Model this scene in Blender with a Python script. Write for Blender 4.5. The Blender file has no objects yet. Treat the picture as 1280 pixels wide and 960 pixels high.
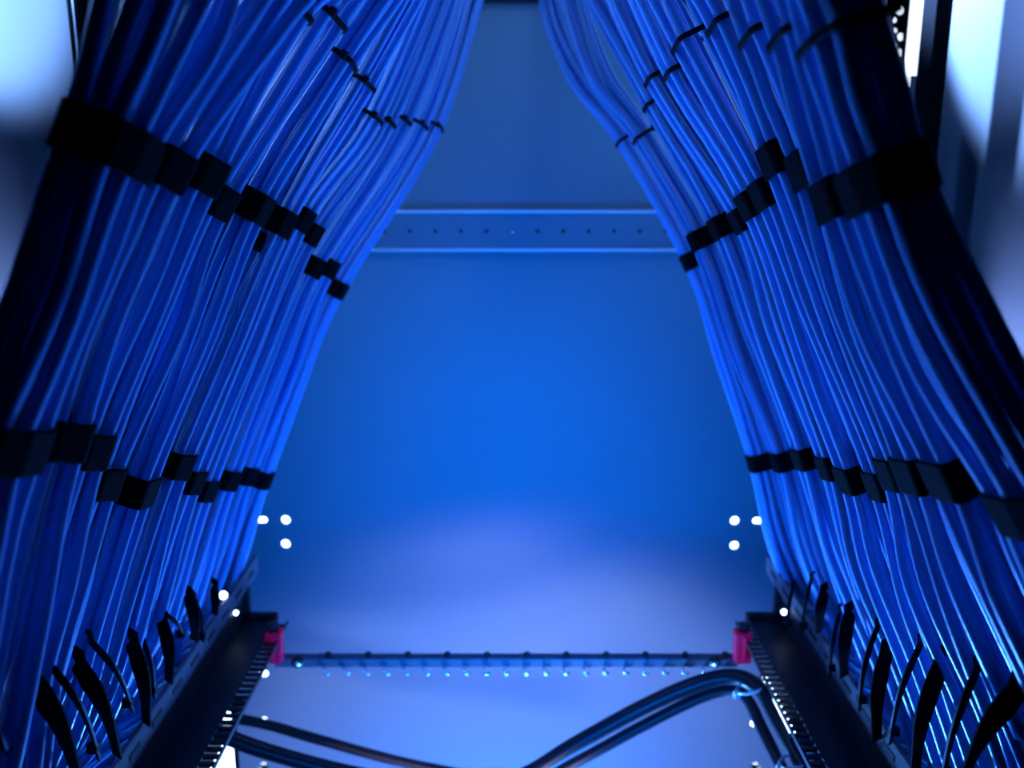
import bpy, bmesh, math, random
from mathutils import Vector, Matrix
random.seed(7)
SC = bpy.context.scene
COL = SC.collection
F = 1108.0
PITCH = math.radians(13.0)
H = 1.2
CAM = Vector((0, 0, H))
FW = Vector((0, math.cos(PITCH), -math.sin(PITCH)))
UP = Vector((0, math.sin(PITCH), math.cos(PITCH)))
RT = Vector((1, 0, 0))
def at(px, py, d):
    """point seen at photo position px,py standing d metres down the view axis"""
    return CAM + FW*d + RT*((px-640)/F*d) + UP*((480-py)/F*d)
def on_y(px, py, y):
    r = FW + RT*((px-640)/F) + UP*((480-py)/F)
    return CAM + r*(y/r.y)

# ------------------------------------------------------------------ camera
cd = bpy.data.cameras.new('camera'); cam = bpy.data.objects.new('camera', cd); COL.objects.link(cam)
cam.location = CAM; cam.rotation_euler = (math.pi/2-PITCH, 0, 0)
cd.sensor_width = 36; cd.lens = 36*F/1280; cd.clip_start = 0.01
cd.dof.use_dof = True; cd.dof.focus_distance = 0.55; cd.dof.aperture_fstop = 6.3
SC.camera = cam
# ------------------------------------------------------------------ world, light, exposure
w = bpy.data.worlds.new('world'); SC.world = w; w.use_nodes = True
w.node_tree.nodes['Background'].inputs[0].default_value = (0.0, 0.10, 1.0, 1)
w.node_tree.nodes['Background'].inputs[1].default_value = 0.004
vs = SC.view_settings
vs.view_transform = 'Standard'; vs.look = 'None'; vs.gamma = 1; vs.use_curve_mapping = False; vs.exposure = 0.0
DEEP = (0.0, 0.165, 1.0)
PALE = (0.14, 0.38, 1.0)
def aim(o, tgt):
    o.rotation_euler = (Vector(tgt)-o.location).to_track_quat('-Z', 'Y').to_euler()
def area(name, loc, tgt, sx, sy, e, col):
    l = bpy.data.lights.new(name, 'AREA'); l.shape = 'RECTANGLE'; l.size = sx; l.size_y = sy; l.energy = e; l.color = col
    o = bpy.data.objects.new(name, l); COL.objects.link(o); o.location = loc; aim(o, tgt); return o
def spot(name, loc, tgt, ang, blend, e, col, r=0.01):
    l = bpy.data.lights.new(name, 'SPOT'); l.spot_size = math.radians(ang); l.spot_blend = blend; l.energy = e; l.color = col; l.shadow_soft_size = r
    o = bpy.data.objects.new(name, l); COL.objects.link(o); o.location = loc; aim(o, tgt); return o
YB = 1.12                                     # front face of the back panel
area('floor_lamp_light', (0, 0.90, H-1.08), (0, 0.90, H+0.2), 0.44, 0.20, 7.5, DEEP)
spot('panel_fill_light', (0, 0.40, H-0.46), (0, YB, H-0.36), 78, 1.0, 29.0, DEEP, 0.13)
spot('panel_wash_light', (0, 0.60, H-0.68), on_y(640, 985, YB), 90, 0.40, 12.5, (0.58, 0.56, 0.96), 0.05)
for s in (-1, 1):
    spot('bundle_light', (s*0.03, 0.80, H-0.78), (s*0.26, 0.70, H-0.05), 70, 0.6, 24.0 if s < 0 else 40.0, (0.07, 0.30, 1.0), 0.03)  # added pair of unseen spots, brings out the cable highlights
    spot('low_wall_light', (s*0.37, 0.76, H-0.27), (s*0.45, 0.77, H-0.17), 54, 0.8, 20.0, (0.22, 0.38, 1.0), 0.01)
spot('wall_wash_light', (-0.20, 0.40, H+0.40), (-0.45, 0.62, H+0.305), 51, 0.20, 680.0, (0.20, 0.42, 1.0), 0.012)
spot('wall_wash_light', (0.25, 1.02, H+0.40), (0.45, 0.90, H+0.27), 56, 0.22, 290.0, (0.20, 0.42, 1.0), 0.012)
spot('wall_side_light', (0.20, 0.40, H+0.40), (0.45, 0.62, H+0.30), 52, 0.4, 190.0, (0.18, 0.36, 1.0), 0.012)

# ------------------------------------------------------------------ materials
def mat(name, col, rough=0.5, metal=0.0, spec=0.5, noise=0.0, nscale=40, bump=0.0, emit=None, es=0):
    m = bpy.data.materials.new(name); m.use_nodes = True
    nt = m.node_tree; b = nt.nodes['Principled BSDF']
    b.inputs['Base Color'].default_value = (*col, 1); b.inputs['Roughness'].default_value = rough
    b.inputs['Metallic'].default_value = metal; b.inputs['Specular IOR Level'].default_value = spec
    if emit:
        b.inputs['Emission Color'].default_value = (*emit, 1); b.inputs['Emission Strength'].default_value = es
    if noise or bump:
        tc = nt.nodes.new('ShaderNodeTexCoord'); n = nt.nodes.new('ShaderNodeTexNoise'); n.inputs['Scale'].default_value = nscale
        n.inputs['Detail'].default_value = 5
        nt.links.new(tc.outputs['Object'], n.inputs['Vector'])
        if noise:
            r = nt.nodes.new('ShaderNodeMapRange'); r.inputs[3].default_value = 1-noise; r.inputs[4].default_value = 1+noise
            nt.links.new(n.outputs['Fac'], r.inputs[0])
            x = nt.nodes.new('ShaderNodeVectorMath'); x.operation = 'SCALE'; x.inputs[0].default_value = col
            nt.links.new(r.outputs[0], x.inputs['Scale']); nt.links.new(x.outputs[0], b.inputs['Base Color'])
        if bump:
            bp = nt.nodes.new('ShaderNodeBump'); bp.inputs['Strength'].default_value = bump; bp.inputs['Distance'].default_value = 0.001
            nt.links.new(n.outputs['Fac'], bp.inputs['Height']); nt.links.new(bp.outputs[0], b.inputs['Normal'])
    return m
M = {}
M['panel'] = mat('painted_panel', (0.17, 0.285, 0.33), 0.5, noise=0.03, nscale=14)
M['wall'] = mat('painted_side_wall', (0.085, 0.086, 0.09), 0.85, spec=0.03, noise=0.04, nscale=10)
M['bar'] = mat('galvanised_bar', (0.14, 0.25, 0.31), 0.42, 0.2, noise=0.05, nscale=60)
M['lip'] = mat('bright_lip', (0.75, 0.78, 0.82), 0.35, 0.3)  # pale tone paints the lit highlight on lips and post edge
M['dark'] = mat('black_powder_coat', (0.012, 0.013, 0.018), 0.5, noise=0.1, nscale=120, bump=0.1)
M['post'] = mat('black_post', (0.003, 0.003, 0.004), 0.8, spec=0.03)
M['hole'] = mat('dark_hole', (0.02, 0.022, 0.03), 0.8)
M['strap'] = mat('black_hook_and_loop', (0.003, 0.003, 0.005), 0.9, spec=0.06, noise=0.2, nscale=900, bump=0.6)
M['tie'] = mat('black_nylon', (0.006, 0.006, 0.010), 0.65, spec=0.12)
M['clear_tie'] = mat('natural_nylon_tie', (0.75, 0.78, 0.82), 0.35)
M['rail'] = mat('grey_rail', (0.10, 0.12, 0.16), 0.5, 0.0, noise=0.05, nscale=60)
M['steel'] = mat('zinc_steel', (0.75, 0.77, 0.80), 0.25, 0.8)
M['red'] = mat('lit_red_plastic', (0.8, 0.01, 0.08), 0.4, emit=(1.0, 0.0, 0.10), es=0.055)  # added emission keeps the red visible under blue light
M['power'] = mat('black_rubber_cable', (0.012, 0.013, 0.02), 0.36, spec=0.3)
M['floor'] = mat('dark_floor', (0.06, 0.06, 0.08), 0.6, noise=0.1, nscale=20)
M['led_soft'] = mat('soft_lit_diffuser', (0.9, 0.9, 0.9), 0.5, emit=(0.8, 0.9, 1.0), es=1.35)  # emission for the added glow surfaces beside the right post
M['led'] = mat('lit_diffuser', (0.9, 0.9, 0.9), 0.5, emit=(0.55, 0.75, 1.0), es=7.0)
def cable_material(name, col, printed):
    m = bpy.data.materials.new(name); m.use_nodes = True; nt = m.node_tree; b = nt.nodes['Principled BSDF']
    b.inputs['Roughness'].default_value = 0.30; b.inputs['Specular IOR Level'].default_value = 0.5
    oi = nt.nodes.new('ShaderNodeObjectInfo'); r = nt.nodes.new('ShaderNodeMapRange'); r.inputs[3].default_value = 0.8; r.inputs[4].default_value = 1.15
    nt.links.new(oi.outputs['Random'], r.inputs[0])
    x = nt.nodes.new('ShaderNodeVectorMath'); x.operation = 'SCALE'; x.inputs[0].default_value = col
    nt.links.new(r.outputs[0], x.inputs['Scale'])
    if printed:      # a row of tiny dark printed characters along the jacket
        uv = nt.nodes.new('ShaderNodeUVMap'); sp = nt.nodes.new('ShaderNodeSeparateXYZ'); nt.links.new(uv.outputs[0], sp.inputs[0])
        def mth(op, a, bb):
            n = nt.nodes.new('ShaderNodeMath'); n.operation = op
            for i, v in enumerate((a, bb)):
                if isinstance(v, (int, float)): n.inputs[i].default_value = v
                else: nt.links.new(v, n.inputs[i])
            return n.outputs[0]
        du = mth('ABSOLUTE', mth('SUBTRACT', sp.outputs[0], 0.62), 0)
        row = mth('LESS_THAN', du, 0.06)
        n1 = nt.nodes.new('ShaderNodeTexNoise'); n1.inputs['Scale'].default_value = 420; n1.inputs['Detail'].default_value = 1
        nt.links.new(uv.outputs[0], n1.inputs['Vector'])
        ch = mth('GREATER_THAN', n1.outputs['Fac'], 0.5)
        wd = mth('GREATER_THAN', mth('SINE', mth('MULTIPLY', sp.outputs[1], 60), 0), -0.2)
        k = mth('MULTIPLY', mth('MULTIPLY', row, ch), wd)
        mx = nt.nodes.new('ShaderNodeMix'); mx.data_type = 'RGBA'
        nt.links.new(k, mx.inputs['Factor']); nt.links.new(x.outputs[0], mx.inputs['A']); mx.inputs['B'].default_value = (0.01, 0.01, 0.02, 1)
        nt.links.new(mx.outputs['Result'], b.inputs['Base Color'])
    else:
        nt.links.new(x.outputs[0], b.inputs['Base Color'])
    return m
M['cable'] = cable_material('blue_cable_jacket', (0.11, 0.36, 0.76), False)
M['cable_print'] = cable_material('blue_printed_cable_jacket', (0.11, 0.36, 0.76), True)

# ------------------------------------------------------------------ helpers
def link(name, me, m, parent=None):
    o = bpy.data.objects.new(name, me); COL.objects.link(o)
    if m and not me.materials: me.materials.append(m)
    if parent: o.parent = parent; o.matrix_parent_inverse = parent.matrix_world.inverted()
    return o
def tag(o, label, cat, group=None):
    o['label'] = label; o['category'] = cat
    if group: o['group'] = group
    return o
def struct(o, label=None, cat=None):
    o['kind'] = 'structure'
    if label: o['label'] = label
    if cat: o['category'] = cat
    return o
def thing(name, label, cat, loc=(0, 0, 0), group=None):
    o = bpy.data.objects.new(name, None); COL.objects.link(o); o.empty_display_size = 0.02; o.location = loc
    o.matrix_world = Matrix.Translation(loc)
    return tag(o, label, cat, group)
def mesh(name, vs, fs, smooth=False):
    me = bpy.data.meshes.new(name); me.from_pydata([tuple(v) for v in vs], [], fs); me.update()
    if smooth:
        for p in me.polygons: p.use_smooth = True
    return me
def box_me(name, x0, x1, y0, y1, z0, z1, bev=0.0):
    bm = bmesh.new()
    bmesh.ops.create_cube(bm, size=1)
    for v in bm.verts:
        v.co = Vector(((x0+x1)/2+v.co.x*(x1-x0), (y0+y1)/2+v.co.y*(y1-y0), (z0+z1)/2+v.co.z*(z1-z0)))
    if bev: bmesh.ops.bevel(bm, geom=bm.edges[:], offset=bev, segments=2, affect='EDGES')
    me = bpy.data.meshes.new(name); bm.to_mesh(me); bm.free(); return me
def box(name, x0, x1, y0, y1, z0, z1, m, parent=None, bev=0.0):
    return link(name, box_me(name, min(x0,x1), max(x0,x1), min(y0,y1), max(y0,y1), min(z0,z1), max(z0,z1), bev), m, parent)
def holed_me(name, outer, holes, axis, thick):
    """flat plate with real through holes; outer and holes are 2-D loops; axis maps (a,b,t)->xyz"""
    bm = bmesh.new(); edges = []
    for lp in [outer]+holes:
        vs_ = [bm.verts.new(axis(a, b, 0)) for a, b in lp]
        for i in range(len(vs_)): edges.append(bm.edges.new((vs_[i], vs_[(i+1) % len(vs_)])))
    bmesh.ops.triangle_fill(bm, edges=edges, use_beauty=True, use_dissolve=False)
    g = bmesh.ops.extrude_face_region(bm, geom=bm.faces[:])
    off = axis(0, 0, thick)-axis(0, 0, 0)
    for e in g['geom']:
        if isinstance(e, bmesh.types.BMVert): e.co += off
    bmesh.ops.recalc_face_normals(bm, faces=bm.faces[:])
    me = bpy.data.meshes.new(name); bm.to_mesh(me); bm.free(); return me
def circ(a, b, r, n=16, stretch=0):
    out = []
    for i in range(n):
        t = 2*math.pi*i/n; c = math.cos(t)
        out.append((a+r*c+(stretch if c > 0 else -stretch), b+r*math.sin(t)))
    return out
def catmull(P, t):
    n = len(P)-1; t = max(0, min(n-1e-6, t)); i = int(t); u = t-i
    def q(k):
        if k < 0: return [2*a-b for a, b in zip(P[0], P[1])]
        if k > n: return [2*a-b for a, b in zip(P[n], P[n-1])]
        return P[k]
    a, b, c, d = q(i-1), q(i), q(i+1), q(i+2)
    return [0.5*(2*y+(z-x)*u+(2*x-5*y+4*z-v)*u*u+(-x+3*y-3*z+v)*u**3) for x, y, z, v in zip(a, b, c, d)]
def tube_me(name, pts, r, sides=10):
    vs_, fs, uvs = [], [], []
    n = len(pts); L = 0
    ref = Vector((0, 1, 0))
    Ls = []
    for i, p in enumerate(pts):
        if i: L += (p-pts[i-1]).length
        Ls.append(L)
        t = (pts[min(i+1, n-1)]-pts[max(i-1, 0)]).normalized()
        a = t.cross(ref)
        if a.length < 1e-3: a = t.cross(Vector((0, 0, 1)))
        a.normalize(); b = t.cross(a)
        for k in range(sides):
            th = 2*math.pi*k/sides
            vs_.append(p+a*(r*math.cos(th))+b*(r*math.sin(th)))
    for i in range(n-1):
        for k in range(sides):
            k2 = (k+1) % sides
            fs.append((i*sides+k, i*sides+k2, (i+1)*sides+k2, (i+1)*sides+k))
            uvs += [(k/sides, Ls[i]), ((k+1)/sides, Ls[i]), ((k+1)/sides, Ls[i+1]), (k/sides, Ls[i+1])]
    fs.append(tuple(range(sides))[::-1]); fs.append(tuple((n-1)*sides+k for k in range(sides)))
    uvs += [(0, 0)]*(2*sides)
    me = mesh(name, vs_, fs, True)
    ul = me.uv_layers.new(name='UVMap')
    for i, uvv in enumerate(uvs): ul.data[i].uv = uvv
    return me
def ribbon_me(name, pts, wids, thick, wdir=None):
    """flat strap swept along pts; width lies across the path, as seen from the aisle"""
    vs_, fs = [], []; n = len(pts)
    for i, p in enumerate(pts):
        t = (pts[min(i+1, n-1)]-pts[max(i-1, 0)]).normalized()
        a = (wdir or t.cross(FW)).copy(); a -= t*a.dot(t); a.normalize(); b = t.cross(a)
        hw = wids[i]/2
        for sa, sb in ((-1, -1), (1, -1), (1, 1), (-1, 1)):
            vs_.append(p+a*(hw*sa)+b*(thick/2*sb))
    for i in range(n-1):
        for k in range(4):
            k2 = (k+1) % 4
            fs.append((i*4+k, i*4+k2, (i+1)*4+k2, (i+1)*4+k))
    fs.append((3, 2, 1, 0)); fs.append(tuple((n-1)*4+k for k in range(4)))
    me = mesh(name, vs_, fs)
    bm = bmesh.new(); bm.from_mesh(me); bmesh.ops.recalc_face_normals(bm, faces=bm.faces[:]); bm.to_mesh(me); bm.free()
    return me

# ------------------------------------------------------------------ the cabinet shell
ZF, ZC, XW = H-1.15, H+0.46, 0.45
pc = lambda px, py: (lambda p: (p.x, p.z))(on_y(px, py, YB))
holes = []
HO = [(357, 650, 6.2, 0), (357, 680, 6.2, 0), (325.5, 650, 4.6, 4.5), (918.5, 651, 6.0, 0), (918, 682, 6.0, 0), (948, 651, 4.6, 3),
      (330, 842, 6, 0), (330, 902, 7, 0), (944, 904, 7, 0), (330, 959, 7, 0), (944, 959, 7, 0), (942, 862, 6, 0)]
for px, py, r, st in HO:
    a, b = pc(px, py); k = (on_y(px+1, py, YB)-on_y(px, py, YB)).length
    holes.append(circ(a, b, r*k*0.82, 18, st*k))
bp = struct(link('wall_back', holed_me('wall_back', [(-XW, ZF), (XW, ZF), (XW, ZC), (-XW, ZC)], holes, lambda a, b, t: Vector((a, YB+t, b)), 0.003), M['panel']),
            'smooth blue-lit back panel of the cabinet with small bright holes', 'panel')
struct(box('wall_left', -XW-0.004, -XW, 0.30, YB, ZF, ZC, M['wall']), 'dark left side wall of the cabinet behind the cables', 'wall')
struct(box('wall_right', XW, XW+0.004, 0.30, YB, ZF, ZC, M['wall']), 'dark right side wall of the cabinet behind the cables', 'wall')
struct(box('floor', -XW, XW, 0.30, YB, ZF-0.01, ZF, M['floor']), 'dark cabinet floor below the cables', 'floor')
struct(box('ceiling', -XW, XW, 0.30, YB, ZC, ZC+0.01, M['floor']), 'dark cabinet ceiling above the cables', 'ceiling')
# light fitting in the cavity behind the panel, seen through the holes
t = thing('backlight_panel', 'bright light panel shining through the holes of the back panel', 'light', (0, YB+0.06, H-0.55))
box('diffuser', -0.42, 0.42, YB+0.055, YB+0.06, H-0.86, H-0.30, M['led'], t)
box('housing', -0.43, 0.43, YB+0.0605, YB+0.08, H-0.87, H-0.29, M['post'], t, 0.002)

# cross rail on the back panel
zt, zb = on_y(640, 264, YB-0.012).z, on_y(640, 312, YB-0.012).z
t = thing('cross_rail', 'horizontal metal cross rail with small holes across the back panel', 'rail', (0, YB, zb))
yy = YB-0.012
hl = []
k = (on_y(641, 290, yy)-on_y(640, 290, yy)).length
zm = on_y(640, 289, yy).z
for i in range(-8, 9): hl.append(circ(i*32*k, zm, 2.6*k, 10))
link('face', holed_me('face', [(-0.44, zb+0.002), (0.44, zb+0.002), (0.44, zt-0.002), (-0.44, zt-0.002)], hl, lambda a, b, tt: Vector((a, yy+tt, b)), 0.002), M['bar'], t)
box('backing', -0.44, 0.44, yy+0.004, YB-0.001, zb+0.003, zt-0.003, M['hole'], t)
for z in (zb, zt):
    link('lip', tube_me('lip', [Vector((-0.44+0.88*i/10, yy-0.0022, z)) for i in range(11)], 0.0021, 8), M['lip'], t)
link('screw', tube_me('screw', [Vector((0, yy-0.002, zm)), Vector((0, yy+0.001, zm))], 0.0022, 10), M['steel'], t)
# top edge bar
p = on_y(640, 3, YB-0.01)
tag(box('top_flange', -0.44, 0.44, YB-0.02, YB-0.0005, p.z, p.z+0.03, M['dark'], None, 0.002), 'dark flange at the very top of the back panel between the bundles', 'flange')

# posts
def post(s, name, label):
    d = 0.83
    pa = at(640+s*522, 100, d); pb = at(640+s*542, 100, d); y = pa.y
    t = thing(name, label, 'post', (pa.x, y, ZF))
    if s > 0:
        box('web', pa.x, pb.x, y, y+0.03, ZF, ZC, M['post'], t, 0.0008)
        box('base_plate', pa.x-0.012, pb.x+0.012, y-0.01, y+0.04, ZF, ZF+0.004, M['post'], t)
    else:
        pa = at(93, 60, d); pb = at(107, 60, d); box('web', pa.x, pb.x, y, y+0.02, ZF, ZC, M['post'], t, 0.0008)
        pf = at(101, 60, d)
        link('edge_bead', tube_me('edge_bead', [Vector((pf.x, y-0.0006, ZF+(ZC-ZF)*i/6)) for i in range(7)], 0.0007, 6), M['lip'], t)  # pale bead paints the lit edge of the post
    return t
post(-1, 'rack_post', 'slim dark upright post beside the brightest patch of the left wall')
post(1, 'rack_post', 'dark upright post crossing the white glow on the right wall')
# perforated strip at top right
d = 1.0; y = at(1120, 50, d).y
hl = []
for px, py, r in ((1125, 13, 5), (1118, 25, 3.2), (1119, 38, 2.8), (1126, 46, 4.6), (1117.5, 57, 3), (1124, 66, 4.8), (1117, 73, 2.8), (1124.5, 99, 4.4), (1124, -12, 4.6), (1117, -2, 3), (1124, 130, 4.4), (1117, 86, 2.2), (1124, 160, 4.4), (1124, 190, 4.4)):
    q = on_y(px, py, y); hl.append(circ(q.x, q.z, r*d/F, 12))
x0, x1 = on_y(1105, 50, y).x, on_y(1131, 50, y).x
tag(link('perforated_strip', holed_me('perforated_strip', [(x0, ZF), (x1, ZF), (x1, ZC), (x0, ZC)], hl, lambda a, b, tt: Vector((a, y+tt, b)), 0.0015), M['post']),
    'black perforated upright strip with glowing holes beside the right post', 'strip')

t = thing('corner_lamp', 'white tube lamp shining through the holes of the perforated strip', 'lamp', (0.434, y+0.025, H+0.06))  # added glow behind the strip holes, stands for lit wall
box('diffuser', 0.4255, 0.4455, y+0.012, y+0.018, H+0.06, ZC-0.004, M['led_soft'], t, 0.001)
box('housing', 0.4245, 0.4465, y+0.0185, y+0.03, H+0.055, ZC-0.002, M['post'], t, 0.001)

a, b = at(1131, 94, 0.95), at(1161, 94, 0.95)
t = thing('light_strip', 'white glowing upright light strip between the perforated strip and right post', 'lamp', ((a.x+b.x)/2, a.y, a.z))  # added glowing strip in place of the brightly lit wall
box('diffuser', a.x, b.x, a.y, a.y+0.004, a.z, ZC-0.004, M['led_soft'], t, 0.0008)
box('housing', a.x, b.x, a.y+0.0045, a.y+0.010, a.z-0.002, ZC-0.003, M['post'], t)
box('end_clip', a.x-0.001, a.x+0.006, a.y-0.001, a.y+0.004, a.z-0.012, a.z-0.0005, M['led_soft'], t, 0.0008)

# ------------------------------------------------------------------ cable bundles
def bundle(label, d, ctl, cables=None, tails=(), group='tied cable bundles'):
    """ctl: rows (px, py, width_px, mark) from the ceiling end down; mark 't' thin tie, 's' strap"""
    DC = 0.0074 if d < 0.5 else 0.0068
    rows = [(c[0], c[1], c[2]) for c in ctl]
    P = [list(at(c[0], c[1], d)) + [c[2]*d/F] for c in rows]
    # go on up to the ceiling
    a, b = P[0], P[1]
    dx = (a[0]-b[0])/max(1e-4, (a[2]-b[2])); dx = max(-0.5, min(0.5, dx))
    P0 = P[0]; up = ZC-0.002-P0[2]
    ext = []; o_ = 0.04
    while o_ < up*0.8:
        ext.insert(0, [P0[0]+dx*0.08*(1-math.exp(-o_/0.08)), P0[1], P0[2]+o_, P0[3]*1.05]); o_ *= 2
    ext.insert(0, [P0[0]+dx*0.08, P0[1], ZC-0.002, P0[3]*1.05])
    ne = len(ext)
    P = ext+P; marks = ['']*ne+[(c[3] if len(c) > 3 else '') for c in ctl]
    wmin = min(r[3] for r in P)
    m = max(2, round(wmin/DC)); sp0 = max(DC*0.93, (wmin-DC)/(m-1))
    slots = []
    rowsn = [m, m-1 if m > 2 else m, m] if m < 4 else [m-1, m, m-1, m]
    for j, q in enumerate(rowsn):
        off = 0.25*(1 if j % 2 else -1) if (m == 2) else 0
        for i in range(q):
            bulge = (1-((i-(q-1)/2)/max(1, m/2))**2)*DC*0.35*(-1 if j == 0 else 1)
            slots.append(((i-(q-1)/2+off)*sp0, (j-(len(rowsn)-1)/2)*DC*0.9+bulge))
    root = thing('cable_bundle', label, 'cable bundle', tuple(P[-1][:3]), group)
    NS = (len(P)-1)*8
    rnd = random.Random(hash(label) & 0xffff if False else sum(map(ord, label)))
    def frame(t):
        c = catmull(P, t); e = catmull(P, t+0.02); g = catmull(P, t-0.02)
        T = (Vector(e[:3])-Vector(g[:3])).normalized()
        N = T.cross(FW).normalized(); D = N.cross(T).normalized()
        return Vector(c[:3]), T, N, D, c[3]/wmin
    ms = [i for i, m in enumerate(marks) if m]
    def loose(t):
        z = min(1.0, min([abs(t-i) for i in ms]+[9])); return z*z*(3-2*z)
    ph = [(rnd.uniform(0, 6.28), rnd.uniform(0, 6.28), rnd.uniform(0.5, 1.3), rnd.uniform(0.5, 1.3)) for _ in slots]
    def pos(k, t):
        c, T, N, D, s = frame(t); u, v = slots[k]; lo = loose(t); a1, a2, f1, f2 = ph[k]
        sp = max(1.0, s)
        return c+N*(u*sp+lo*DC*0.28*math.sin(a1+f1*t*1.2))+D*(v*(1+0.25*(sp-1))+lo*DC*0.22*math.sin(a2+f2*t*1.2))
    for k in range(len(slots)):
        pts = [pos(k, i/8) for i in range(NS+1)]
        m = M['cable_print'] if rnd.random() < 0.3 else M['cable']
        link('cable', tube_me('cable', pts, DC*0.5*rnd.uniform(0.93, 1.0), 10), m, root)
    for i in ms:
        c, T, N, D, s = frame(i)
        wid = 0.0185 if marks[i] == 's' else 0.0032
        th = 0.0012
        cen = [pos(k, i)-c for k in range(len(slots))]
        vs_, fs = [], []; K = 36
        rings = [(-0.5, 0.0), (-0.5, th), (-0.46, th*1.35), (0.46, th*1.35), (0.5, th), (0.5, 0.0)]
        for (q, o_) in rings:
            for kk in range(K):
                a = 2*math.pi*kk/K; n = N*math.cos(a)+D*math.sin(a)
                best = max(cen, key=lambda z: z.dot(n))
                best = best-T*best.dot(T)
                vs_.append(c+best+n*(DC*0.5+o_)+T*(wid*q))
        R = len(rings)
        for r_ in range(R-1):
            for kk in range(K):
                k2 = (kk+1) % K; fs.append((r_*K+kk, r_*K+k2, (r_+1)*K+k2, (r_+1)*K+kk))
        me = mesh('strap', vs_, fs, False)
        so = link('strap' if marks[i] == 's' else 'cable_tie', me, M['strap'] if marks[i] == 's' else M['tie'], root)
        # overlap end of the strap / head of the tie, on the aisle side
        n = -D; best = max(cen, key=lambda z: z.dot(n)); base = c+n*(best.dot(n)+DC*0.5+th*1.6)
        if marks[i] == 's':
            ua = max(z.dot(N) for z in cen)*0.5
            pts = [base+N*(-ua*0.9+ua*1.5*j/4)+n*(0.0006) for j in range(5)]
            link('strap_end', ribbon_me('strap_end', pts, [wid*0.93]*5, 0.0012, T), M['strap'], so)
        else:
            hd = [base+N*(max(z.dot(N) for z in cen))+T*(-0.0025+0.005*j) for j in range(2)]
            link('tie_head', ribbon_me('tie_head', hd, [0.0036]*2, 0.003), M['tie'], so)
    if tails:
        for (px, py, px2, py2) in tails:
            link('strap_tail', ribbon_me('strap_tail', [at(px+(px2-px)*j/3, py+(py2-py)*j/3, d-0.012) for j in range(4)], [0.006]*4, 0.0012), M['strap'], root)
    return root

BL = [
 ('thickest left cable bundle, dark, running along the left wall under the widest strap', .34,
  [(225, -70, 165), (196, 20, 150), (130, 178, 104, 's'), (66, 360, 98), (-10, 552, 100, 's'), (-52, 720, 95), (-90, 900, 100)]),
 ('second left cable bundle inward from the wall, under a broad black strap', .40,
  [(376, -60, 84), (318, 10, 80), (206, 207, 46, 's'), (135, 370, 58), (72, 545, 60, 's'), (28, 720, 70), (-14, 900, 75), (-30, 990, 75)]),
 ('third left cable bundle from the wall, narrow, with a thin tie at frame top', .44,
  [(440, -60, 46), (362, 6, 44, 't'), (252, 216, 34, 's'), (178, 390, 42), (112, 560, 28, 's'), (66, 730, 40), (30, 850, 44), (12, 990, 44)]),
 ('fourth left cable bundle from the wall, below a long slanted thin tie', .49,
  [(470, -60, 50), (408, 20, 48, 't'), (271, 250, 32, 's'), (202, 410, 40), (128, 600, 32, 's'), (85, 740, 46), (56, 850, 50), (34, 990, 50)]),
 ('fifth left cable bundle from the wall, with square black strap at its upper band', .54,
  [(510, -60, 42), (424, 72, 40, 't'), (312, 255, 42, 's'), (240, 430, 46), (168, 610, 42, 's'), (122, 750, 56), (90, 858, 58), (52, 950, 58), (5, 1010, 60)]),
 ('sixth left cable bundle from the wall, its upper strap with a hanging tail', .61,
  [(535, -60, 36), (449, 102, 36, 't'), (350, 277, 25, 's'), (285, 430, 40), (221, 579, 30, 's'), (168, 735, 50), (134, 840, 54), (94, 925, 56), (40, 985, 56)]),
 ('seventh left cable bundle from the wall, thin, strapped beside the sixth', .68,
  [(550, -60, 30), (463, 146, 24, 't'), (375, 273, 22, 's'), (310, 430, 30), (240, 600, 20, 's'), (194, 735, 38), (164, 820, 44), (124, 890, 46), (70, 945, 46)]),
 ('eighth left cable bundle from the wall, thin, fourth from the blue panel', .745,
  [(560, -60, 30), (482, 152, 18, 't'), (387, 291, 20, 's'), (322, 440, 30), (256, 611, 20, 's'), (214, 735, 36), (186, 810, 40), (148, 875, 42), (92, 930, 42)]),
 ('ninth left cable bundle from the wall, third from the blue panel', .81,
  [(575, -60, 30), (500, 149, 22, 't'), (390, 332, 21, 's'), (340, 450, 30), (284, 598, 22, 's'), (242, 715, 38), (214, 785, 40), (180, 845, 40), (125, 895, 40)]),
 ('tenth left cable bundle from the wall, second from the blue panel', .875,
  [(590, -60, 26), (522, 155, 22, 't'), (409, 334, 19, 's'), (358, 460, 26), (308, 593, 18, 's'), (268, 700, 34), (242, 765, 36), (210, 820, 36), (160, 865, 36)]),
 ('innermost left cable bundle, edging the blue panel, brightest of the left side', .95,
  [(604, -60, 24), (541, 157, 22, 't'), (419, 360, 22, 's'), (374, 465, 26), (326, 598, 20, 's'), (292, 690, 30), (274, 745, 32), (244, 792, 32), (200, 830, 32)]),
]
tl = {5: [(330, 290, 319, 313)]}
for i, (lb, d, ctl) in enumerate(BL): bundle(lb, d, ctl, tails=tl.get(i, ()), group='cable bundles on the left side')
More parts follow.
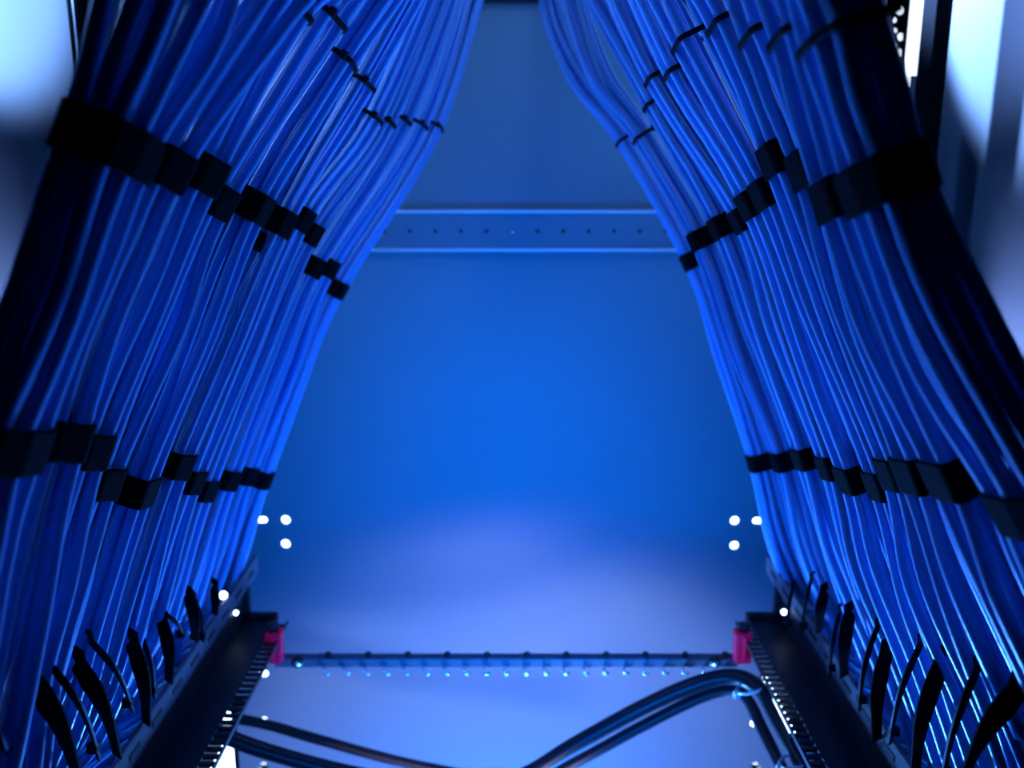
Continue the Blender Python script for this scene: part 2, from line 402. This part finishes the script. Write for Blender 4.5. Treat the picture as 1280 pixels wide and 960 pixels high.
BR = [
 ('thickest right cable bundle, dark, running along the right wall under a huge strap', .34,
  [(1030, -60, 96), (1058, 42, 92, 't'), (1112, 224, 86, 's'), (1190, 420, 100), (1312, 622, 110, 's'), (1400, 800, 120)]),
 ('second right cable bundle inward from the wall, with a wide lower strap', .39,
  [(980, -60, 70), (1008, 40, 66, 't'), (1058, 244, 48, 's'), (1120, 410, 60), (1203, 587, 58, 's'), (1268, 730, 74), (1340, 880, 80)]),
 ('third right cable bundle from the wall, strap tucked beside the huge strap', .44,
  [(925, -60, 48), (958, 40, 46, 't'), (1018, 207, 34, 's'), (1082, 400, 46), (1152, 588, 34, 's'), (1206, 730, 58), (1282, 900, 66)]),
 ('fourth right cable bundle from the wall, its upper strap sitting highest', .50,
  [(868, -60, 40), (911, 26, 34, 't'), (979, 195, 32, 's'), (1050, 390, 38), (1124, 588, 24, 's'), (1172, 730, 50), (1232, 870, 56), (1275, 990, 58)]),
 ('fifth right cable bundle from the wall, thin lower strap hanging below its neighbours', .55,
  [(820, -60, 42), (870, 46, 46, 't'), (965, 238, 28, 's'), (1030, 400, 36), (1106, 603, 22, 's'), (1150, 740, 46), (1195, 850, 52), (1245, 990, 54)]),
 ('sixth right cable bundle from the wall, with broad square lower strap', .60,
  [(790, -60, 40), (848, 88, 26, 't'), (945, 252, 28, 's'), (1005, 410, 40), (1074, 594, 40, 's'), (1112, 710, 52), (1156, 830, 56), (1205, 980, 58)]),
 ('seventh right cable bundle from the wall, thin, behind the broad square strap', .68,
  [(755, -60, 32), (822, 96, 20, 't'), (932, 272, 20, 's'), (982, 410, 30), (1041, 582, 18, 's'), (1080, 700, 38), (1124, 810, 42), (1172, 950, 44)]),
 ('eighth right cable bundle from the wall, third from the blue panel', .74,
  [(722, -60, 36), (820, 128, 26, 't'), (908, 280, 34, 's'), (955, 410, 38), (1012, 570, 32, 's'), (1050, 690, 42), (1092, 795, 46), (1142, 920, 46)]),
 ('ninth right cable bundle from the wall, second from the blue panel', .84,
  [(700, -60, 26), (750, 88, 28), (806, 169, 22, 't'), (880, 297, 26, 's'), (928, 430, 30), (983, 574, 25, 's'), (1016, 690, 36), (1056, 785, 38), (1105, 885, 38)]),
 ('innermost right cable bundle, edging the blue panel, fraying loose toward the top', .95,
  [(680, -60, 20), (690, 20, 22), (724, 100, 24), (782, 174, 20, 't'), (866, 325, 20, 's'), (908, 440, 26), (950, 577, 24, 's'), (976, 680, 32), (1006, 750, 34), (1052, 832, 34)]),
]
for lb, d, ctl in BR: bundle(lb, d, ctl, group='cable bundles on the right side')

# ------------------------------------------------------------------ side rails with trays, straps and ties
ZR = H-0.414; ZP = H-0.468
def rail(s, label, straps, ties):
    X = lambda v: s*v
    t = thing('cable_rail', label, 'cable rail', (X(0.288), 0.93, ZP))
    box('bar', X(0.288), X(0.2915), 0.30, 0.935, ZR-0.021, ZR, M['rail'], t, 0.0006)
    # slotted holes pressed along the bar
    me = box_me('slot', -0.0004, 0.0004, -0.010, 0.010, -0.002, 0.002)
    for i in range(12):
        o = link('slot', me, M['hole'], t); o.location = (X(0.2878), 0.42+i*0.044, ZR-0.011)-t.location if False else Vector((X(0.2878), 0.42+i*0.044, ZR-0.011)); 
    box('tray', X(0.258), X(0.300), 0.30, 0.885, ZP-0.003, ZP, M['dark'], t, 0.0008)
    box('tray_wall', X(0.2925), X(0.296), 0.30, 0.89, ZP, ZR-0.018, M['dark'], t)
    box('end_bracket', X(0.256), X(0.30), 0.885, 0.892, ZP-0.004, ZP+0.006, M['dark'], t, 0.001)
    box('end_post', X(0.286), X(0.296), 0.885, 0.895, ZP, ZR-0.02, M['dark'], t, 0.001)
    box('shelf', X(0.302), X(0.384), 0.30, 0.90, H-0.575, H-0.572, M['dark'], t)  # added unseen plate, keeps light from below off the side wall
    # comb of fingers along the inner edge of the tray
    me = box_me('finger', -0.0070, 0.0070, -0.0022, 0.0022, -0.0012, 0.0012)
    for i in range(48):
        o = link('finger', me, M['dark'], t); o.location = (X(0.2515), 0.42+i*0.0097, ZP-0.003)
    box('comb_edge', X(0.2440), X(0.2455), 0.30, 0.885, ZP-0.005, ZP-0.001, M['dark'], t)
    for (x0, y0, d0, x1, y1, wd, bow) in straps+ties:
        fx = max(20.0, abs(x1-640)); d1 = 0.2865*F/fx
        d1 = min(d1, 0.99)
        n = 14; pts = []; ws = []
        for j in range(n+1):
            u = j/n
            px = x0+(x1-x0)*u + s*(-1)*bow*math.sin(math.pi*u); py = y0+(y1-y0)*u - bow*0.25*math.sin(math.pi*u)
            dd = d0-0.02+(d1-0.004-d0+0.02)*u**3
            pts.append(at(px, py, dd)); ws.append(wd*(0.75+0.25*math.sin(math.pi*min(1, u*1.2+0.1))))
        # the strap goes on over the bundle, away from the aisle
        q = pts[0]; dr = (pts[0]-pts[1]).normalized()
        pts = [q+dr*0.005+FW*0.012+RT*(s*0.006), q+dr*0.004+FW*0.005]+pts; ws = [wd*0.6, wd*0.7]+ws
        big = wd > 0.006
        so = link('strap' if big else 'cable_tie', ribbon_me('strap', pts, ws, 0.0014), M['strap'] if big else M['tie'], t)
        if not big:
            e = pts[-3]
            link('tie_head', ribbon_me('tie_head', [e-UP*0.003-FW*0.003, e+UP*0.003-FW*0.003], [0.0065]*2, 0.005), M['tie'], so)
    return t
LS = [(38, 846, .44, 100, 985, .0115, 8), (99, 832, .50, 147, 945, .0105, 7), (166, 806, .60, 183, 905, .0105, 5), (203, 778, .70, 211, 852, .0105, 4),
      (236, 746, .78, 243, 800, .0105, 3), (268, 735, .86, 268, 768, .0085, 1)]
LT = [(64, 832, .46, 124, 950, .0040, 9), (114, 802, .54, 166, 890, .0040, 8), (177, 796, .64, 193, 872, .0036, 4), (208, 768, .70, 230, 795, .0036, 3), (243, 748, .80, 254, 802, .0036, 3),
      (-14, 905, .40, 15, 965, .0045, 4)]
RS = [(1272, 862, .43, 1198, 985, .0120, 6), (1176, 830, .53, 1143, 970, .0105, 6), (1108, 815, .66, 1096, 925, .0110, 5), (1062, 768, .72, 1055, 845, .0110, 3), (1030, 742, .80, 1024, 790, .0100, 2)]
RTI = [(1222, 836, .46, 1176, 985, .0040, 6), (1151, 805, .57, 1112, 930, .0040, 6), (1097, 783, .68, 1074, 888, .0040, 5), (1050, 765, .76, 1037, 845, .0036, 3), (1014, 725, .84, 1003, 790, .0036, 2), (991, 735, .90, 985, 785, .0036, 2)]
rail(-1, 'grey side rail with black straps and a black tray holding the left cables', LS, LT)
rail(1, 'grey side rail with black straps and a black tray holding the right cables', RS, RTI)

# short leads that turn in under the straps and end at the rail
def leads(s, label):
    t = thing('cable_fan', label, 'cable fan', (s*0.30, 0.70, ZR-0.03))
    rnd = random.Random(31+s)
    n = 22
    for i in range(n):
        yy_ = 0.50+0.40*i/(n-1)
        st = Vector((s*0.2945, yy_+rnd.uniform(-.003, .003), ZR-0.012-rnd.uniform(0, 0.012)))
        L = rnd.uniform(0.85, 1.15)
        P = [list(st+Vector((s*a*L, b, c*L))) for a, b, c in ((0, 0, -0.004), (0.014, -0.012, -0.004), (0.034, -0.026, -0.016), (0.056, -0.036, -0.034), (0.074, -0.040, -0.060))]
        pts = [Vector(catmull(P, j/5)) for j in range(21)]
        link('cable', tube_me('cable', pts, 0.0033, 10), M['cable'], t)
leads(-1, 'row of short cable ends curling in under the straps along the left rail')
leads(1, 'row of short cable ends curling in under the straps along the right rail')

# bottom lacing bar
Y0 = 0.85; zc = on_y(640, 829, Y0).z
xa, xb = on_y(345, 829, Y0).x, on_y(921, 829, Y0).x
t = thing('lacing_bar', 'thin horizontal metal bar with studs running between the two red clips', 'bar', ((xa+xb)/2, Y0, zc))
box('bar', xa-0.002, xb+0.002, Y0, Y0+0.012, zc-0.0052, zc+0.0052, M['rail'], t, 0.001)
stud = tube_me('stud', [Vector((0, 0, -0.004)), Vector((0, 0, 0.004))], 0.0032, 10)
nub = tube_me('hook', [Vector((-0.003, 0, 0.004)), Vector((-0.003, 0, -0.001)), Vector((0, 0, -0.003)), Vector((0.003, 0, -0.001))], 0.0013, 8)
k = 0.94/F
for i in range(11):
    o = link('stud', stud, M['dark'], t); o.location = ((404-640+i*51)*k*0.975, Y0+0.004, zc+0.006)
for i in range(21):
    o = link('hook', nub, M['steel'], t); o.location = ((403-640+i*25.6)*k*0.975, Y0-0.001, zc-0.0095)
for x in (373, 893):
    p = on_y(x, 827, Y0)
    o = link('ring_bolt', tube_me('ring_bolt', [Vector((0, 0.002, 0)), Vector((0, -0.004, 0))], 0.006, 16), M['dark'], t); o.location = (p.x, Y0-0.001, p.z+0.001)
    o2 = link('bolt_head', tube_me('bolt_head', [Vector((0, 0, 0)), Vector((0, -0.0015, 0))], 0.003, 12), M['steel'], o); o2.location = (0, -0.0045, 0)
bpy.context.view_layer.update()

# red clips
def clip(s, label):
    px = (340 if s < 0 else 931)
    p = on_y(px, 812, Y0-0.01)
    t = thing('red_clip', label, 'clip', tuple(p), 'red clips')
    h = 0.0175; w0 = 0.0095
    vs_ = [(-w0*0.9, 0, -h), (w0*0.9, 0, -h), (w0*1.05, 0, h), (-w0*0.75, 0, h)]
    V = [p+Vector((-s*x, y, z)) for x, y, z in vs_]
    V += [v+Vector((0, 0.016, 0)) for v in V]
    V.insert(0, None); V = V[1:]
    fs = [(0, 1, 2, 3), (4, 7, 6, 5), (0, 4, 5, 1), (1, 5, 6, 2), (2, 6, 7, 3), (3, 7, 4, 0)]
    me = mesh('body', V, fs)
    bm = bmesh.new(); bm.from_mesh(me); bmesh.ops.recalc_face_normals(bm, faces=bm.faces[:]); bmesh.ops.bevel(bm, geom=bm.edges[:], offset=0.0015, segments=2, affect='EDGES'); bm.to_mesh(me); bm.free()
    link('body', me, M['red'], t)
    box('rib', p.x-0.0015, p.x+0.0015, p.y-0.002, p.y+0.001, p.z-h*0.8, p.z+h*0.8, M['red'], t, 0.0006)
    link('knob', tube_me('knob', [p+Vector((0, 0.008, h)), p+Vector((0, 0.008, h+0.006)), p+Vector((0, 0.008, h+0.008))], 0.006, 14), M['dark'], t)
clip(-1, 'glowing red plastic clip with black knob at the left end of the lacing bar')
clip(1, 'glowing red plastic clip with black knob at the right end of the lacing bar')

# black power cables draping below the bar
def power(label, ctl, r):
    P = [list(at(*c)) for c in ctl]
    pts = [Vector(catmull(P, i/10)) for i in range((len(P)-1)*10+1)]
    return tag(link('power_cable', tube_me('power_cable', pts, r, 14), M['power']), label, 'cable', 'black power cables')
power('thick black power cable looping from the left tray across to the right clip, upper one',
      [(215, 890, .84), (262, 912, .86), (330, 938, .88), (430, 965, .90), (540, 985, .92), (640, 975, .92), (720, 930, .91), (800, 886, .90), (870, 855, .89), (918, 846, .88), (950, 862, .86), (972, 900, .83), (997, 945, .80), (1027, 1000, .77)], 0.0080)
power('black power cable hanging just beneath the upper looping cable at right',
      [(300, 985, .93), (420, 992, .93), (540, 1000, .93), (640, 994, .935), (720, 953, .928), (800, 909, .918), (868, 875, .908), (912, 862, .895), (934, 874, .88), (952, 910, .85), (974, 955, .82), (1000, 1010, .79)], 0.0060)
power('blurred dark cable sagging near the back panel at lower left',
      [(250, 890, 1.00), (330, 905, 1.02), (400, 925, 1.03), (500, 952, 1.04), (600, 972, 1.04), (700, 992, 1.03)], 0.0060)
def ring(label, px, py, d, ax, r):
    c = at(px, py, d); ax = ax.normalized(); a = ax.cross(FW).normalized(); b = ax.cross(a)
    pts = [c+a*(r*1.15*math.cos(i*math.pi/10))+b*(r*math.sin(i*math.pi/10)) for i in range(21)]
    t = thing('loop_tie', label, 'cable tie', tuple(c), 'pale loop ties')
    link('loop', tube_me('loop', pts, 0.0014, 8), M['clear_tie'], t)
    hp = c-a*(r*1.15)*(1 if a.x > 0 else -1)-UP*0.003
    box('tie_head', hp.x-0.003, hp.x+0.003, hp.y-0.003, hp.y+0.003, hp.z-0.004, hp.z+0.004, M['clear_tie'], t, 0.0012)
ring('pale loop tie around the black cables just under the right red clip', 940, 858, .865, Vector((0.35, -0.2, -1)), 0.0135)
ring('pale loop tie around the black cables at bottom right edge', 995, 950, .80, Vector((0.35, -0.2, -1)), 0.0135)

# small lamps under the trays
t = thing('led_lamp', 'bright white lamp glowing below the comb of the left tray', 'lamp', tuple(at(268, 960, .95)))
a = at(268, 945, .97)
box('diffuser', at(222, 945, .97).x, at(291, 945, .97).x, a.y, a.y+0.004, at(268, 1010, .97).z, at(268, 870, .97).z, M['led'], t, 0.0008)
box('housing', at(218, 945, .97).x, at(291, 945, .97).x, a.y+0.0045, a.y+0.02, at(268, 1012, .97).z, at(268, 868, .97).z, M['post'], t, 0.001)
t = thing('led_strip', 'slim white light strip glinting through the comb of the right tray', 'light', (0.245, 0.74, ZP-0.016))
box('diffuser', 0.2475, 0.2525, 0.70, 0.79, ZP-0.013, ZP-0.012, M['led'], t)
box('housing', 0.2465, 0.2535, 0.695, 0.795, ZP-0.017, ZP-0.0132, M['post'], t)
def bead(label, px, py, d, r):
    c = at(px, py, d)
    t = thing('indicator_light', label, 'indicator light', tuple(c), 'small indicator lights')  # added glowing beads, stand for light through holes and gaps
    bm = bmesh.new(); bmesh.ops.create_uvsphere(bm, u_segments=12, v_segments=8, radius=r); bmesh.ops.translate(bm, verts=bm.verts[:], vec=c)
    me = bpy.data.meshes.new('lens'); bm.to_mesh(me); bm.free(); link('lens', me, M['led'], t)
    link('base', tube_me('base', [c+Vector((0, 0.001, 0)), c+Vector((0, 0.006, 0))], r*1.3, 10), M['dark'], t)
bead('tiny white light on the far end of the left rail', 295, 766, .93, .0026)
bead('tiny white light on the far end of the right rail', 980, 765, .93, .0030)
bead('larger white light wedged between strap and left rail', 279, 744, .90, .0042)
